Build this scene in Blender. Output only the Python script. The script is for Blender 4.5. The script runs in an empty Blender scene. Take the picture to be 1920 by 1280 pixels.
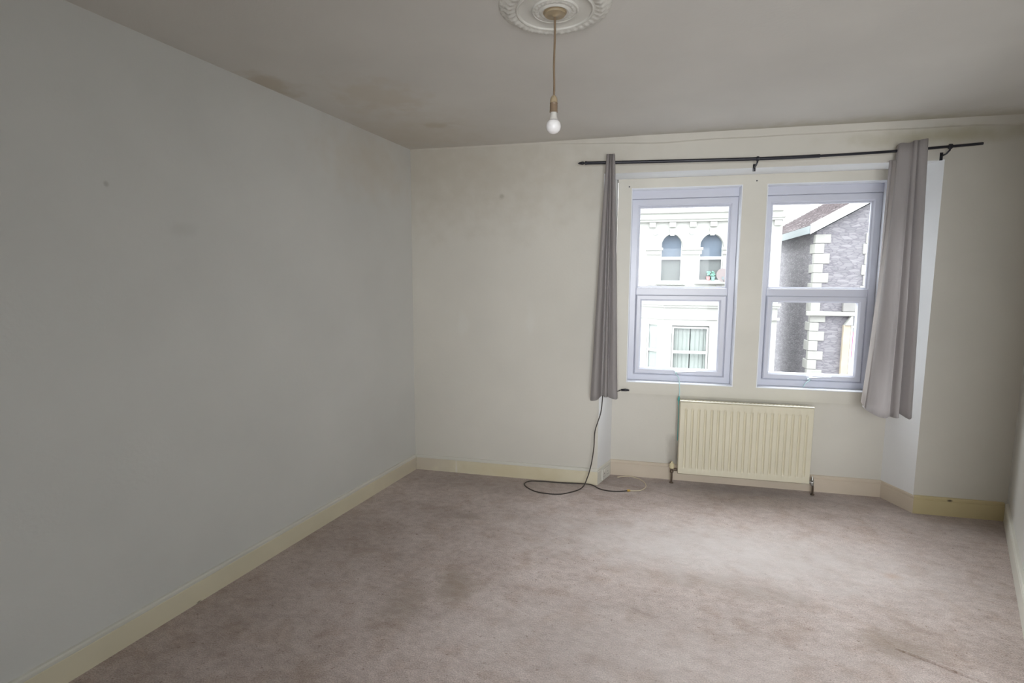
import bpy, bmesh, math, random
from mathutils import Vector, Matrix, noise as mnoise
random.seed(4)
S = bpy.context.scene
C = S.collection

# ------------------------------------------------------------------ camera
cd = bpy.data.cameras.new('camera'); cam = bpy.data.objects.new('camera', cd); C.objects.link(cam)
rt = Vector((0.97479, 0.22307, 0.00434)); up = Vector((-0.02931, 0.10875, 0.99364)); fw = Vector((-0.22118, 0.96872, -0.11255))
M = Matrix.Identity(4)
for i in range(3):
    M[i][0] = rt[i]; M[i][1] = up[i]; M[i][2] = -fw[i]
M.translation = (1.76383, -4.0553, 1.6)
cam.matrix_world = M
cd.sensor_width = 36; cd.lens = 980 / 1920 * 36; cd.clip_start = .02; cd.clip_end = 300
S.camera = cam

# ------------------------------------------------------------------ sky, light, exposure
S.view_settings.view_transform = 'Standard'; S.view_settings.look = 'None'
S.view_settings.gamma = 1; S.view_settings.use_curve_mapping = False
S.view_settings.exposure = 3.52
W = bpy.data.worlds.new('overcast_sky'); S.world = W; W.use_nodes = True
wn = W.node_tree.nodes; wl = W.node_tree.links
bg = wn['Background']
tc = wn.new('ShaderNodeTexCoord'); sx = wn.new('ShaderNodeSeparateXYZ'); rp = wn.new('ShaderNodeValToRGB')
wl.new(tc.outputs['Generated'], sx.inputs[0]); wl.new(sx.outputs['Z'], rp.inputs[0])
rp.color_ramp.elements[0].position = 0; rp.color_ramp.elements[0].color = (.62, .64, .66, 1)
rp.color_ramp.elements[1].position = .8; rp.color_ramp.elements[1].color = (1.25, 1.27, 1.3, 1)
wl.new(rp.outputs[0], bg.inputs[0]); bg.inputs[1].default_value = .5
def area(name, loc, rot, sxx, syy, energy, col=(1, 1, 1), portal=False):
    l = bpy.data.lights.new(name, 'AREA'); l.shape = 'RECTANGLE'; l.size = sxx; l.size_y = syy
    l.energy = energy; l.color = col
    if portal: l.cycles.is_portal = True
    o = bpy.data.objects.new(name, l); C.objects.link(o); o.location = loc; o.rotation_euler = rot; return o
P2 = math.pi / 2
area('window_portal', (2.146, .46, 1.57), (-P2, 0, 0), .86, 1.6, 1, portal=True)
area('window_portal', (3.13, .46, 1.57), (-P2, 0, 0), .86, 1.6, 1, portal=True)
rl = area('rear_fill_light', (2.3, -4.87, 1.45), (P2, 0, 0), 1.5, 1.5, 1.75, (.97, .985, 1)); rl.data.spread = math.radians(78)  # added fill lamp behind the camera, no known source there
# hazy sun behind cloud, high beyond the houses opposite
sl_ = bpy.data.lights.new('hazy_sun', 'SUN'); sl_.energy = 1.35; sl_.angle = math.radians(72); sl_.color = (.97, .975, 1)
so = bpy.data.objects.new('hazy_sun', sl_); C.objects.link(so)
so.rotation_euler = Vector((.02, .66, .84)).to_track_quat('Z', 'Y').to_euler()
try:
    S.cycles.max_bounces = 14; S.cycles.diffuse_bounces = 10; S.cycles.transparent_max_bounces = 12
    S.cycles.sample_clamp_indirect = 4; S.cycles.caustics_reflective = False; S.cycles.caustics_refractive = False
except Exception: pass

# ------------------------------------------------------------------ materials
def new_mat(name):
    m = bpy.data.materials.new(name); m.use_nodes = True
    return m, m.node_tree.nodes, m.node_tree.links, m.node_tree.nodes['Principled BSDF']
def mat(name, col, rough=.6, metal=0, spec=.5, var=0, vscale=8, bump=0, bscale=60, bdist=.002, coat=0):
    m, n, l, b = new_mat(name)
    b.inputs['Base Color'].default_value = (*col, 1); b.inputs['Roughness'].default_value = rough
    b.inputs['Metallic'].default_value = metal; b.inputs['Specular IOR Level'].default_value = spec
    t = n.new('ShaderNodeTexCoord')
    if var:
        z = n.new('ShaderNodeTexNoise'); z.inputs['Scale'].default_value = vscale; z.inputs['Detail'].default_value = 5
        l.new(t.outputs['Object'], z.inputs['Vector'])
        r = n.new('ShaderNodeValToRGB'); l.new(z.outputs[0], r.inputs[0])
        r.color_ramp.elements[0].position = .3; r.color_ramp.elements[1].position = .7
        r.color_ramp.elements[0].color = (*[c * (1 - var) for c in col], 1)
        r.color_ramp.elements[1].color = (*[min(1, c * (1 + var * .6)) for c in col], 1)
        l.new(r.outputs[0], b.inputs['Base Color'])
    if bump:
        z = n.new('ShaderNodeTexNoise'); z.inputs['Scale'].default_value = bscale; z.inputs['Detail'].default_value = 4
        l.new(t.outputs['Object'], z.inputs['Vector'])
        bp = n.new('ShaderNodeBump'); bp.inputs['Strength'].default_value = bump; bp.inputs['Distance'].default_value = bdist
        l.new(z.outputs[0], bp.inputs['Height']); l.new(bp.outputs[0], b.inputs['Normal'])
    return m
br_ = (.24, .175, .125)
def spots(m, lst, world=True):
    """stains, tone patches and painted light, each with its own place and shape: (centre, radii, colour, strength)"""
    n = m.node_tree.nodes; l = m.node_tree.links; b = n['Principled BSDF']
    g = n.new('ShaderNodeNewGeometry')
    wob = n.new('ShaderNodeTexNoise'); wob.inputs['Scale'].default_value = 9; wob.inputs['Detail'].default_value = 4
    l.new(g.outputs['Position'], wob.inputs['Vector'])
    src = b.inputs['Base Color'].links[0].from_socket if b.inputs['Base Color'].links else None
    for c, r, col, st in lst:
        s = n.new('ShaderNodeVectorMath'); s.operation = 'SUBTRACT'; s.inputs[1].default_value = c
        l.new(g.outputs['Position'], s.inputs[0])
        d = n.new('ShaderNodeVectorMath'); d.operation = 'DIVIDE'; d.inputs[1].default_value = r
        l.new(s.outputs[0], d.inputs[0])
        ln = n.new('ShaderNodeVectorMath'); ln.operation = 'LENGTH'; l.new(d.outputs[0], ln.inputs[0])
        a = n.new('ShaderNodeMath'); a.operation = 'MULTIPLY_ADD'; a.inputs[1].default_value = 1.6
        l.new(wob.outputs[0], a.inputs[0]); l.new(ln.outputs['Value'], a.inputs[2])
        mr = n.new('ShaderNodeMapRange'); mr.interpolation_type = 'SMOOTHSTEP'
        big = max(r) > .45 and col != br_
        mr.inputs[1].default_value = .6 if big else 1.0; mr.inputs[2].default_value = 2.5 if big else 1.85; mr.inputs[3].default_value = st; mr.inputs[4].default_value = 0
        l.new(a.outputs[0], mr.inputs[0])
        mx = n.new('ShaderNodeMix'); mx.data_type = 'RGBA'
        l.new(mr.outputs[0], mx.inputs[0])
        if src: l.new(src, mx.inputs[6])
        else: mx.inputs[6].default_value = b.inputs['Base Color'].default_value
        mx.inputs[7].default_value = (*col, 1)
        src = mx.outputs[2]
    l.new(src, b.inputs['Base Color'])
WALLC = (.66, .635, .575)
def wallmat(name, col=WALLC): return mat(name, col, .75, spec=.25, var=.045, vscale=1.7, bump=.22, bscale=55, bdist=.003)
m_wall_left = wallmat('left_wall_paint', (.648, .648, .625)); m_wall_back = wallmat('back_wall_paint')  # left wall bluer than the back: window light put into its colour
m_wall_right = wallmat('right_wall_paint', (.655, .65, .62)); m_ceiling = wallmat('ceiling_paint', (.64, .62, .585))
m_wall_rear = wallmat('rear_wall_paint', (.22, .2, .19))
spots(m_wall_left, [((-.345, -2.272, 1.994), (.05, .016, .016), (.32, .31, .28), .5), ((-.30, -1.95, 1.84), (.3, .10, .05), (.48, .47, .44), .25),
                    ((-.1, -.5, 2.45), (.3, .5, .22), (.58, .52, .43), .5), ((-.25, -1.7, 1.1), (.4, .7, .6), (.66, .66, .63), .3)])  # last patch: window light on the wall painted in
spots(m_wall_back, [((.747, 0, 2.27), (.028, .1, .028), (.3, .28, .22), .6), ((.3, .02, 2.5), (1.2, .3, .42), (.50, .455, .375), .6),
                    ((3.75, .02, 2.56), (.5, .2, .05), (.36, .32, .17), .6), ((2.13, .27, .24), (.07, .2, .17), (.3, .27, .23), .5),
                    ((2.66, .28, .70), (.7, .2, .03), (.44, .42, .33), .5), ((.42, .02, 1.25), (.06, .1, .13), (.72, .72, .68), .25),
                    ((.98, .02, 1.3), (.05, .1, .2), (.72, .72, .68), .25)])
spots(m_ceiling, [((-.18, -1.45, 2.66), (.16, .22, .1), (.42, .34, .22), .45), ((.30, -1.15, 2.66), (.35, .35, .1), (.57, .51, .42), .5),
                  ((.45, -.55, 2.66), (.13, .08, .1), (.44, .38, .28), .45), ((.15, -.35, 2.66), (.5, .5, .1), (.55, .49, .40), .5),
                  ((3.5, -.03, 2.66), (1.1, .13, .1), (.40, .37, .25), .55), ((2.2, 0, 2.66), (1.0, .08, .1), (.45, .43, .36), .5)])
m_base_left = mat('cream_gloss', (.71, .655, .50), .42, var=.05, vscale=3)
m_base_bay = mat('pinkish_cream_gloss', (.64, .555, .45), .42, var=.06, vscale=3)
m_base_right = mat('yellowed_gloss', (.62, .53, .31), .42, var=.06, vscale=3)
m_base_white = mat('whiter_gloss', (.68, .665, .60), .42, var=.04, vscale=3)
for mm in (m_base_left,):
    spots(mm, [((-.304, -2.16, .108), (.02, .010, .006), (.16, .12, .08), .8), ((-.31, -2.01, .004), (.02, .02, .007), (.14, .10, .07), .8),
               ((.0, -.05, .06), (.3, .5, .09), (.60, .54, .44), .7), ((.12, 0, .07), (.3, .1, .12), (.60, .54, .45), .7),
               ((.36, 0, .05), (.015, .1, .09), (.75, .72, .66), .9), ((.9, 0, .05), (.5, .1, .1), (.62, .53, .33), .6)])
spots(m_base_right, [((3.95, 0, .112), (.022, .03, .012), (.06, .04, .03), 1)])
m_case = mat('cream_window_casing', (.66, .635, .565), .45, var=.05, vscale=3, bump=.1, bscale=25)
m_upvc = mat('white_upvc', (.63, .645, .73), .3, var=.015)
m_seal = mat('grey_gasket', (.40, .41, .46), .6)
m_rad = mat('radiator_cream', (.72, .675, .53), .38, var=.05, vscale=2.5)
m_radtop = mat('radiator_top_gloss', (.74, .71, .60), .3)
m_brass = mat('tarnished_copper', (.16, .12, .09), .45, metal=.6, var=.2, vscale=30)
m_chrome = mat('dull_metal', (.5, .5, .48), .3, metal=.8)
m_cap = mat('ivory_cap', (.72, .64, .42), .4)
m_black = mat('black_metal', (.022, .022, .03), .35, metal=.3)
m_cable = mat('dark_brown_cable', (.045, .035, .03), .5)
m_cable2 = mat('cream_cable', (.68, .60, .45), .5)
m_gold = mat('gold_connector', (.75, .5, .12), .3, metal=.7)
m_teal = mat('teal_string', (.10, .38, .36), .8)
m_palestring = mat('pale_blue_string', (.55, .75, .76), .8)
m_socket = mat('white_plastic', (.72, .71, .66), .35)
m_dark = mat('dark_slot', (.05, .05, .05), .6)
m_plaster = mat('plaster_paint', (.66, .645, .60), .75, spec=.25, bump=.3, bscale=90, bdist=.003)
m_bake = mat('browned_plastic', (.37, .29, .185), .45)
m_bake2 = mat('brown_lamp_holder', (.22, .155, .10), .4)
m_bulbbase = mat('bulb_collar', (.6, .58, .54), .35)
m_bulb, n_, l_, b_ = new_mat('opal_bulb')
b_.inputs['Base Color'].default_value = (.86, .84, .84, 1); b_.inputs['Roughness'].default_value = .25
b_.inputs['Subsurface Weight'].default_value = .5; b_.inputs['Subsurface Radius'].default_value = (.02, .02, .02)
def fabric(name, col, trans):
    m, n, l, b = new_mat(name)
    t = n.new('ShaderNodeTexCoord')
    w = n.new('ShaderNodeTexNoise'); w.inputs['Scale'].default_value = 240; l.new(t.outputs['Object'], w.inputs['Vector'])
    mp = n.new('ShaderNodeMapping'); mp.inputs['Scale'].default_value = (1, 1, .12); l.new(t.outputs['Object'], mp.inputs[0])
    v = n.new('ShaderNodeTexNoise'); v.inputs['Scale'].default_value = 60; l.new(mp.outputs[0], v.inputs['Vector'])
    r = n.new('ShaderNodeValToRGB'); l.new(v.outputs[0], r.inputs[0])
    r.color_ramp.elements[0].color = (*[c * .96 for c in col], 1); r.color_ramp.elements[1].color = (*[c * 1.03 for c in col], 1)
    bp = n.new('ShaderNodeBump'); bp.inputs['Strength'].default_value = .3; bp.inputs['Distance'].default_value = .001
    l.new(w.outputs[0], bp.inputs['Height'])
    b.inputs['Roughness'].default_value = .85; b.inputs['Specular IOR Level'].default_value = .15
    l.new(r.outputs[0], b.inputs['Base Color']); l.new(bp.outputs[0], b.inputs['Normal'])
    tr = n.new('ShaderNodeBsdfTranslucent'); l.new(r.outputs[0], tr.inputs[0])
    mx = n.new('ShaderNodeMixShader'); mx.inputs[0].default_value = trans
    l.new(b.outputs[0], mx.inputs[1]); l.new(tr.outputs[0], mx.inputs[2])
    l.new(mx.outputs[0], n['Material Output'].inputs[0]); return m
m_curtain = fabric('grey_taupe_fabric', (.56, .53, .525), .2)
m_lining = fabric('pale_lining', (.72, .68, .66), .35)
# thin window glass
def glass(name, tint):
    m = bpy.data.materials.new(name); m.use_nodes = True; n = m.node_tree.nodes; l = m.node_tree.links; n.clear()
    o = n.new('ShaderNodeOutputMaterial'); t = n.new('ShaderNodeBsdfTransparent'); t.inputs[0].default_value = (*tint, 1)
    g = n.new('ShaderNodeBsdfGlossy'); g.inputs['Roughness'].default_value = .02
    f = n.new('ShaderNodeFresnel'); f.inputs['IOR'].default_value = 1.45
    k = n.new('ShaderNodeMath'); k.operation = 'MULTIPLY'; k.inputs[1].default_value = .18; l.new(f.outputs[0], k.inputs[0])   # reflection weakened to keep the added rear lamp out of the panes
    mx = n.new('ShaderNodeMixShader'); l.new(k.outputs[0], mx.inputs[0]); l.new(t.outputs[0], mx.inputs[1]); l.new(g.outputs[0], mx.inputs[2])
    l.new(mx.outputs[0], o.inputs[0]); return m
m_glass = glass('window_glass', (.93, .95, .95))

# carpet
def carpet():
    m, n, l, b = new_mat('beige_carpet')
    b.inputs['Roughness'].default_value = .95; b.inputs['Specular IOR Level'].default_value = .1
    b.inputs['Sheen Weight'].default_value = .35; b.inputs['Sheen Roughness'].default_value = .5
    g = n.new('ShaderNodeNewGeometry')
    def nz(sc, det=4, scl=(1, 1, 1), rot=0, dist=0):
        mp = n.new('ShaderNodeMapping'); mp.inputs['Scale'].default_value = scl; mp.inputs['Rotation'].default_value = (0, 0, rot)
        l.new(g.outputs['Position'], mp.inputs[0])
        z = n.new('ShaderNodeTexNoise'); z.inputs['Scale'].default_value = sc; z.inputs['Detail'].default_value = det
        z.inputs['Distortion'].default_value = dist; l.new(mp.outputs[0], z.inputs['Vector']); return z.outputs[0]
    def ramp(s, p0, c0, p1, c1):
        r = n.new('ShaderNodeValToRGB'); r.color_ramp.elements[0].position = p0; r.color_ramp.elements[0].color = (*c0, 1)
        r.color_ramp.elements[1].position = p1; r.color_ramp.elements[1].color = (*c1, 1); l.new(s, r.inputs[0]); return r.outputs[0]
    def mul(a, bb, f=1, mode='MULTIPLY'):
        x = n.new('ShaderNodeMix'); x.data_type = 'RGBA'; x.blend_type = mode; x.inputs[0].default_value = f
        l.new(a, x.inputs[6]); l.new(bb, x.inputs[7]); return x.outputs[2]
    base = ramp(nz(1.3, 6, (1, 1.2, 1), .4, .5), .36, (.47, .386, .354), .62, (.575, .484, .455))
    st = ramp(nz(3.2, 6, (1, 1.7, 1), -.7, .9), .36, (.90, .885, .87), .6, (1.03, 1.04, 1.04))
    fine = ramp(nz(22, 6, (1, 1.25, 1), .5), .34, (.86, .845, .83), .64, (1.06, 1.06, 1.06))
    blot = ramp(nz(6.5, 8, (1, 1.15, 1), .2, .3), .36, (.88, .84, .80), .50, (1, 1, 1))
    pile = ramp(nz(170, 3), .3, (.66, .65, .64), .7, (1.2, 1.2, 1.2))
    speck = ramp(nz(48, 2), .28, (.62, .55, .50), .34, (1, 1, 1))
    c = mul(mul(mul(mul(mul(base, st), blot), fine), pile), speck)
    l.new(c, b.inputs['Base Color'])
    h1 = nz(130, 3); h2 = nz(14, 5, (1, 1.7, 1), .7, .6)
    bp = n.new('ShaderNodeBump'); bp.inputs['Strength'].default_value = .9; bp.inputs['Distance'].default_value = .004; l.new(h1, bp.inputs['Height'])
    b2 = n.new('ShaderNodeBump'); b2.inputs['Strength'].default_value = .5; b2.inputs['Distance'].default_value = .012
    l.new(h2, b2.inputs['Height']); l.new(bp.outputs[0], b2.inputs['Normal']); l.new(b2.outputs[0], b.inputs['Normal'])
    return m
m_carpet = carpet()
br = (.24, .175, .125)
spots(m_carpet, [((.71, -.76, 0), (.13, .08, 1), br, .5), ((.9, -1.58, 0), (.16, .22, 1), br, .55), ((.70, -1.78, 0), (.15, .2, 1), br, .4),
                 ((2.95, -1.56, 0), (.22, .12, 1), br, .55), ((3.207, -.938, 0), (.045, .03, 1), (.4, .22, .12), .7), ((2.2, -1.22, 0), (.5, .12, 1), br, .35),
                 ((2.48, -1.3, 0), (.3, .09, 1), br, .35), ((2.6, .14, 0), (1.5, .16, 1), (.2, .165, .14), .45), ((.5, -.15, 0), (1.0, .2, 1), (.24, .19, .16), .45),  # last two: carpet darker in the recess and along the back wall
                 ((4.0, -.2, 0), (.5, .25, 1), (.25, .21, .185), .45), ((2.1, -.85, 0), (.9, .3, 1), (.60, .55, .53), .55), ((2.6, -.9, 0), (.9, .4, 1), (.60, .555, .54), .5),  # darker in the right corner; pale patches are painted window light
                 ((1.9, -1.9, 0), (.9, .4, 1), (.56, .51, .49), .4), ((.1, -1.9, 0), (.45, 1.4, 1), (.34, .28, .25), .2)])  # pale patch: painted window light; then a darker strip by the left wall

# ------------------------------------------------------------------ mesh helpers
WL = {}
def link(o, parent, loc):
    C.objects.link(o); WL[o.name] = Vector(loc)
    if parent is not None:
        o.parent = parent; o.location = Vector(loc) - WL[parent.name]
    else: o.location = loc
def mk(name, bm, mats, parent=None, smooth=False, origin=None, **tags):
    """link a bmesh drawn in world coordinates as one object"""
    bmesh.ops.recalc_face_normals(bm, faces=bm.faces)
    if origin is None:
        xs = [v.co for v in bm.verts]
        origin = Vector(((min(v.x for v in xs) + max(v.x for v in xs)) / 2, (min(v.y for v in xs) + max(v.y for v in xs)) / 2, min(v.z for v in xs)))
    origin = Vector(origin)
    bmesh.ops.translate(bm, verts=bm.verts, vec=-origin)
    me = bpy.data.meshes.new(name); bm.to_mesh(me); bm.free()
    for mt in (mats if isinstance(mats, (list, tuple)) else [mats]): me.materials.append(mt)
    if smooth:
        for p in me.polygons: p.use_smooth = True
        if smooth == 'auto': me.set_sharp_from_angle(angle=math.radians(38))
    o = bpy.data.objects.new(name, me); link(o, parent, origin)
    for k, v in tags.items(): o[k] = v
    return o
def empty(name, loc, label=None, category=None, group=None, kind=None):
    o = bpy.data.objects.new(name, None); link(o, None, loc); o.empty_display_size = .1
    for k, v in (('label', label), ('category', category), ('group', group), ('kind', kind)):
        if v: o[k] = v
    return o
def box(bm, x0, x1, y0, y1, z0, z1, mi=0, bev=0):
    r = bmesh.ops.create_cube(bm, size=1); vs = r['verts']
    bmesh.ops.scale(bm, verts=vs, vec=(abs(x1 - x0), abs(y1 - y0), abs(z1 - z0)))
    bmesh.ops.translate(bm, verts=vs, vec=((x0 + x1) / 2, (y0 + y1) / 2, (z0 + z1) / 2))
    fs = set(f for v in vs for f in v.link_faces)
    for f in fs: f.material_index = mi
    if bev:
        es = list(set(e for v in vs for e in v.link_edges))
        bmesh.ops.bevel(bm, geom=es, offset=bev, segments=2, affect='EDGES', profile=.5)
    return vs
def Bx(*a, **k):
    bm = bmesh.new(); box(bm, *a, **k); return bm
def prism(bm, pts, z0, z1, mi=0):
    lo = [bm.verts.new((x, y, z0)) for x, y in pts]; hi = [bm.verts.new((x, y, z1)) for x, y in pts]; n = len(pts)
    fs = [bm.faces.new(lo[::-1]), bm.faces.new(hi)]
    for i in range(n): fs.append(bm.faces.new((lo[i], lo[(i + 1) % n], hi[(i + 1) % n], hi[i])))
    for f in fs: f.material_index = mi
def prism_y(bm, pts, y0, y1, mi=0):
    """outline in x,z extruded along y"""
    lo = [bm.verts.new((x, y0, z)) for x, z in pts]; hi = [bm.verts.new((x, y1, z)) for x, z in pts]; n = len(pts)
    fs = [bm.faces.new(lo), bm.faces.new(hi[::-1])]
    for i in range(n): fs.append(bm.faces.new((lo[i], hi[i], hi[(i + 1) % n], lo[(i + 1) % n])))
    for f in fs: f.material_index = mi
def frame_y(bm, x0, x1, z0, z1, w, y0, y1, bev=.004, wl=None, wr=None, wt=None, wb=None, mi=0):
    """rectangular frame facing -y with mitred, chamfered inner edge"""
    wl = wl or w; wr = wr or w; wt = wt or w; wb = wb or w
    def ring(a, y): return [bm.verts.new(c) for c in ((x0 + a[0], y, z0 + a[3]), (x1 - a[1], y, z0 + a[3]), (x1 - a[1], y, z1 - a[2]), (x0 + a[0], y, z1 - a[2]))]
    W_ = (wl, wr, wt, wb); Z = (0, 0, 0, 0)
    sub = tuple(w_ - bev * 2.2 for w_ in W_)
    rs = [ring(Z, y1), ring(tuple([0] * 4), y0 + bev), ring((bev,) * 4, y0), ring(sub, y0), ring(W_, y0 + bev * 2.2), ring(W_, y1)]
    for a, b in zip(rs, rs[1:] + rs[:1]):
        for i in range(4):
            f = bm.faces.new((a[i], a[(i + 1) % 4], b[(i + 1) % 4], b[i])); f.material_index = mi
def lathe(bm, prof, c, seg=32, mi=0, axis='z', mod=None):
    rings = []
    for r, h in prof:
        ring = []
        for k in range(seg):
            a = 2 * math.pi * k / seg
            rr, hh = (r, h) if mod is None else mod(r, h, a)
            p = (rr * math.cos(a), rr * math.sin(a), hh)
            if axis == 'y': p = (p[0], p[2], p[1])
            if axis == 'x': p = (p[2], p[0], p[1])
            ring.append(bm.verts.new((c[0] + p[0], c[1] + p[1], c[2] + p[2])))
        rings.append(ring)
    for a, b in zip(rings, rings[1:]):
        for k in range(seg):
            f = bm.faces.new((a[k], a[(k + 1) % seg], b[(k + 1) % seg], b[k])); f.material_index = mi
    for ring in (rings[0], rings[-1]):
        try: f = bm.faces.new(ring); f.material_index = mi
        except Exception: pass
def smooth_path(pts, n=8):
    pts = [Vector(p) for p in pts]; out = []
    for i in range(len(pts) - 1):
        p0 = pts[max(i - 1, 0)]; p1 = pts[i]; p2 = pts[i + 1]; p3 = pts[min(i + 2, len(pts) - 1)]
        for k in range(n):
            t = k / n
            out.append(.5 * ((2 * p1) + (-p0 + p2) * t + (2 * p0 - 5 * p1 + 4 * p2 - p3) * t * t + (-p0 + 3 * p1 - 3 * p2 + p3) * t ** 3))
    out.append(pts[-1]); return out
def tube(bm, pts, r, seg=8, mi=0):
    pts = [Vector(p) for p in pts]; rings = []; nrm = None
    for i, p in enumerate(pts):
        t = (pts[min(i + 1, len(pts) - 1)] - pts[max(i - 1, 0)]).normalized()
        if nrm is None:
            nrm = t.orthogonal().normalized()
        else:
            nrm = (nrm - t * nrm.dot(t)).normalized()
        bn = t.cross(nrm); rr = r[i] if isinstance(r, (list, tuple)) else r
        rings.append([bm.verts.new(p + (nrm * math.cos(2 * math.pi * k / seg) + bn * math.sin(2 * math.pi * k / seg)) * rr) for k in range(seg)])
    for a, b in zip(rings, rings[1:]):
        for k in range(seg):
            f = bm.faces.new((a[k], a[(k + 1) % seg], b[(k + 1) % seg], b[k])); f.material_index = mi
    for ring in (rings[0], rings[-1]):
        f = bm.faces.new(ring); f.material_index = mi
def sweep(bm, path, prof, mats_per_seg=None, top_mat=None):
    """sweep a closed profile (out, z) along an open plan path; 'out' points to the right of travel; mitred corners"""
    pts = [Vector((x, y)) for x, y in path]; rings = []
    def rn(a, b):
        d = (b - a).normalized(); return Vector((d.y, -d.x))
    for i, p in enumerate(pts):
        if i == 0: n = rn(pts[0], pts[1]); k = 1
        elif i == len(pts) - 1: n = rn(pts[-2], pts[-1]); k = 1
        else:
            n1 = rn(pts[i - 1], p); n2 = rn(p, pts[i + 1]); n = (n1 + n2).normalized(); k = 1 / max(.3, n.dot(n1))
        rings.append([bm.verts.new((p.x + n.x * o * k, p.y + n.y * o * k, z)) for o, z in prof])
    m = len(prof)
    for s, (a, b) in enumerate(zip(rings, rings[1:])):
        for k in range(m):
            f = bm.faces.new((a[k], a[(k + 1) % m], b[(k + 1) % m], b[k]))
            if mats_per_seg: f.material_index = mats_per_seg[s]
            if top_mat is not None and prof[k][1] >= .105 and f.material_index == 0: f.material_index = top_mat
    bm.faces.new(rings[0]); bm.faces.new(rings[-1])

# ------------------------------------------------------------------ room shell
H = 2.66; T = .018                       # T = skirting board thickness in front of the plaster
LD = Vector((-.1500, -.9887))             # left wall direction, towards the camera
def lw(y, off=0):                         # x of left wall skirting face at depth y (off = away from the room)
    return .1517 * y - off * 1.011
RX, RY = 4.27, 0.0
RD = Vector((-.4643, -.8857))
REAR = -4.9
# floor
bm = bmesh.new()
fl = [(lw(REAR, .2) - .1, REAR - .15), (4.6, REAR - .15), (4.6, .06), (3.9, .34), (1.4, .34), (-.2, .06)]
prism(bm, fl, -.12, 0)
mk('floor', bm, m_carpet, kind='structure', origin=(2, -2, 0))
# carpet seam ridge and crease near the right front
bm = bmesh.new()
tube(bm, smooth_path([(2.945, -1.585, -.010), (3.05, -1.645, -.004), (3.2, -1.73, -.004), (3.33, -1.80, -.005), (3.45, -1.86, -.010)], 6), .014, 8)
bmesh.ops.scale(bm, verts=bm.verts, vec=(1, 1, .7))
sr = mk('trim_2', bm, m_carpet, smooth=True, kind='structure')
# ceiling with a plaster rose separately
bm = bmesh.new(); prism(bm, [(lw(REAR, .2) - .1, REAR - .15), (4.6, REAR - .15), (4.6, .1), (-.2, .1)], H, H + .14)
mk('ceiling', bm, m_ceiling, kind='structure', origin=(2, -2, H))
# left wall
bm = bmesh.new()
y1 = .12
prism(bm, [(lw(y1, T), y1), (lw(REAR, T), REAR), (lw(REAR, T) - .2, REAR), (lw(y1, T) - .2, y1)], 0, H)
mk('wall_left', bm, m_wall_left, kind='structure', origin=(0, -2, 0))
# back wall: a solid with the bay recess cut out, plus small cove strip at the ceiling
BL, BLi, BRi, BR = (1.539, T), (1.632, .26 + T), (3.632, .26 + T), (3.729, T)
HD = 2.41                                  # head of the recess
bm = bmesh.new()
prism(bm, [(-.02, T), (BL[0] - .004, T), (BL[0] - .004, T + .0), (BLi[0] - .004, .26 + T), (BLi[0] - .004, .42), (-.02, .42)], 0, HD)
prism(bm, [(BR[0] + .004, T), (4.4, T), (4.4, .42), (BRi[0] + .004, .42), (BRi[0] + .004, .26 + T)], 0, HD)
box(bm, -.02, 4.4, T, .42, HD, H)
box(bm, 1.55, 3.72, T + .003, .265, HD - .003, HD)
# wall under the windows, inside the recess
box(bm, BLi[0] - .02, BRi[0] + .02, .26 + T, .42, 0, .705)
# uneven filler strip where wall meets ceiling
n = 44; rows = []
for i in range(n + 1):
    x = -.02 + 4.42 * i / n
    a = min(1, max(0, (x - 1.0) / .8))
    d = .004 + .034 * a + .006 * a * mnoise.noise(Vector((x * 3, 0, 0))); hgt = .012 + .036 * a + .012 * a * mnoise.noise(Vector((x * 2.3, 5, 0)))
    rows.append([bm.verts.new((x, T - .0005, H - hgt)), bm.verts.new((x, T - d * .35, H - hgt * .9)), bm.verts.new((x, T - d, H + .001)), bm.verts.new((x, T, H + .001))])
for a, b in zip(rows, rows[1:]):
    for k in range(3): bm.faces.new((a[k], b[k], b[k + 1], a[k + 1]))
bm.faces.ensure_lookup_table()
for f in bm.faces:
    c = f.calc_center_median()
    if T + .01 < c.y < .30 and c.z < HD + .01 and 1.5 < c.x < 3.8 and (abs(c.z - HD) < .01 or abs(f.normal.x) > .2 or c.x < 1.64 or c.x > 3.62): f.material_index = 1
mk('wall_back', bm, [m_wall_back, wallmat('lit_reveal_paint', (.80, .81, .82))], kind='structure', origin=(2, .2, 0))  # recess faces whiter: window light put into their colour
# right wall: splayed, then running back past the camera
bm = bmesh.new()
e = (RX + RD.x * 2.35, RY + RD.y * 2.35)
nx, ny = .8857 * T, -.4643 * T
prism(bm, [(RX + nx + .02, .1), (RX + nx + .3, .1), (3.5, e[1]), (3.5, REAR), (e[0] + nx, REAR), (e[0] + nx, e[1] + ny), (RX + nx, ny)], 0, H)
mk('wall_right', bm, m_wall_right, kind='structure', origin=(4, -1, 0))
# rear wall behind the camera; window opening added for the unseen fill lamp
rx0, rx1, rz0, rz1 = 1.5, 3.1, .65, 2.25
xl, xr = lw(REAR, .2), 3.4
bm = bmesh.new()
box(bm, xl, rx0, REAR - .15, REAR, 0, H); box(bm, rx1, xr, REAR - .15, REAR, 0, H)
box(bm, rx0, rx1, REAR - .15, REAR, 0, rz0); box(bm, rx0, rx1, REAR - .15, REAR, rz1, H)
mk('wall_rear', bm, m_wall_rear, kind='structure')

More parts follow.
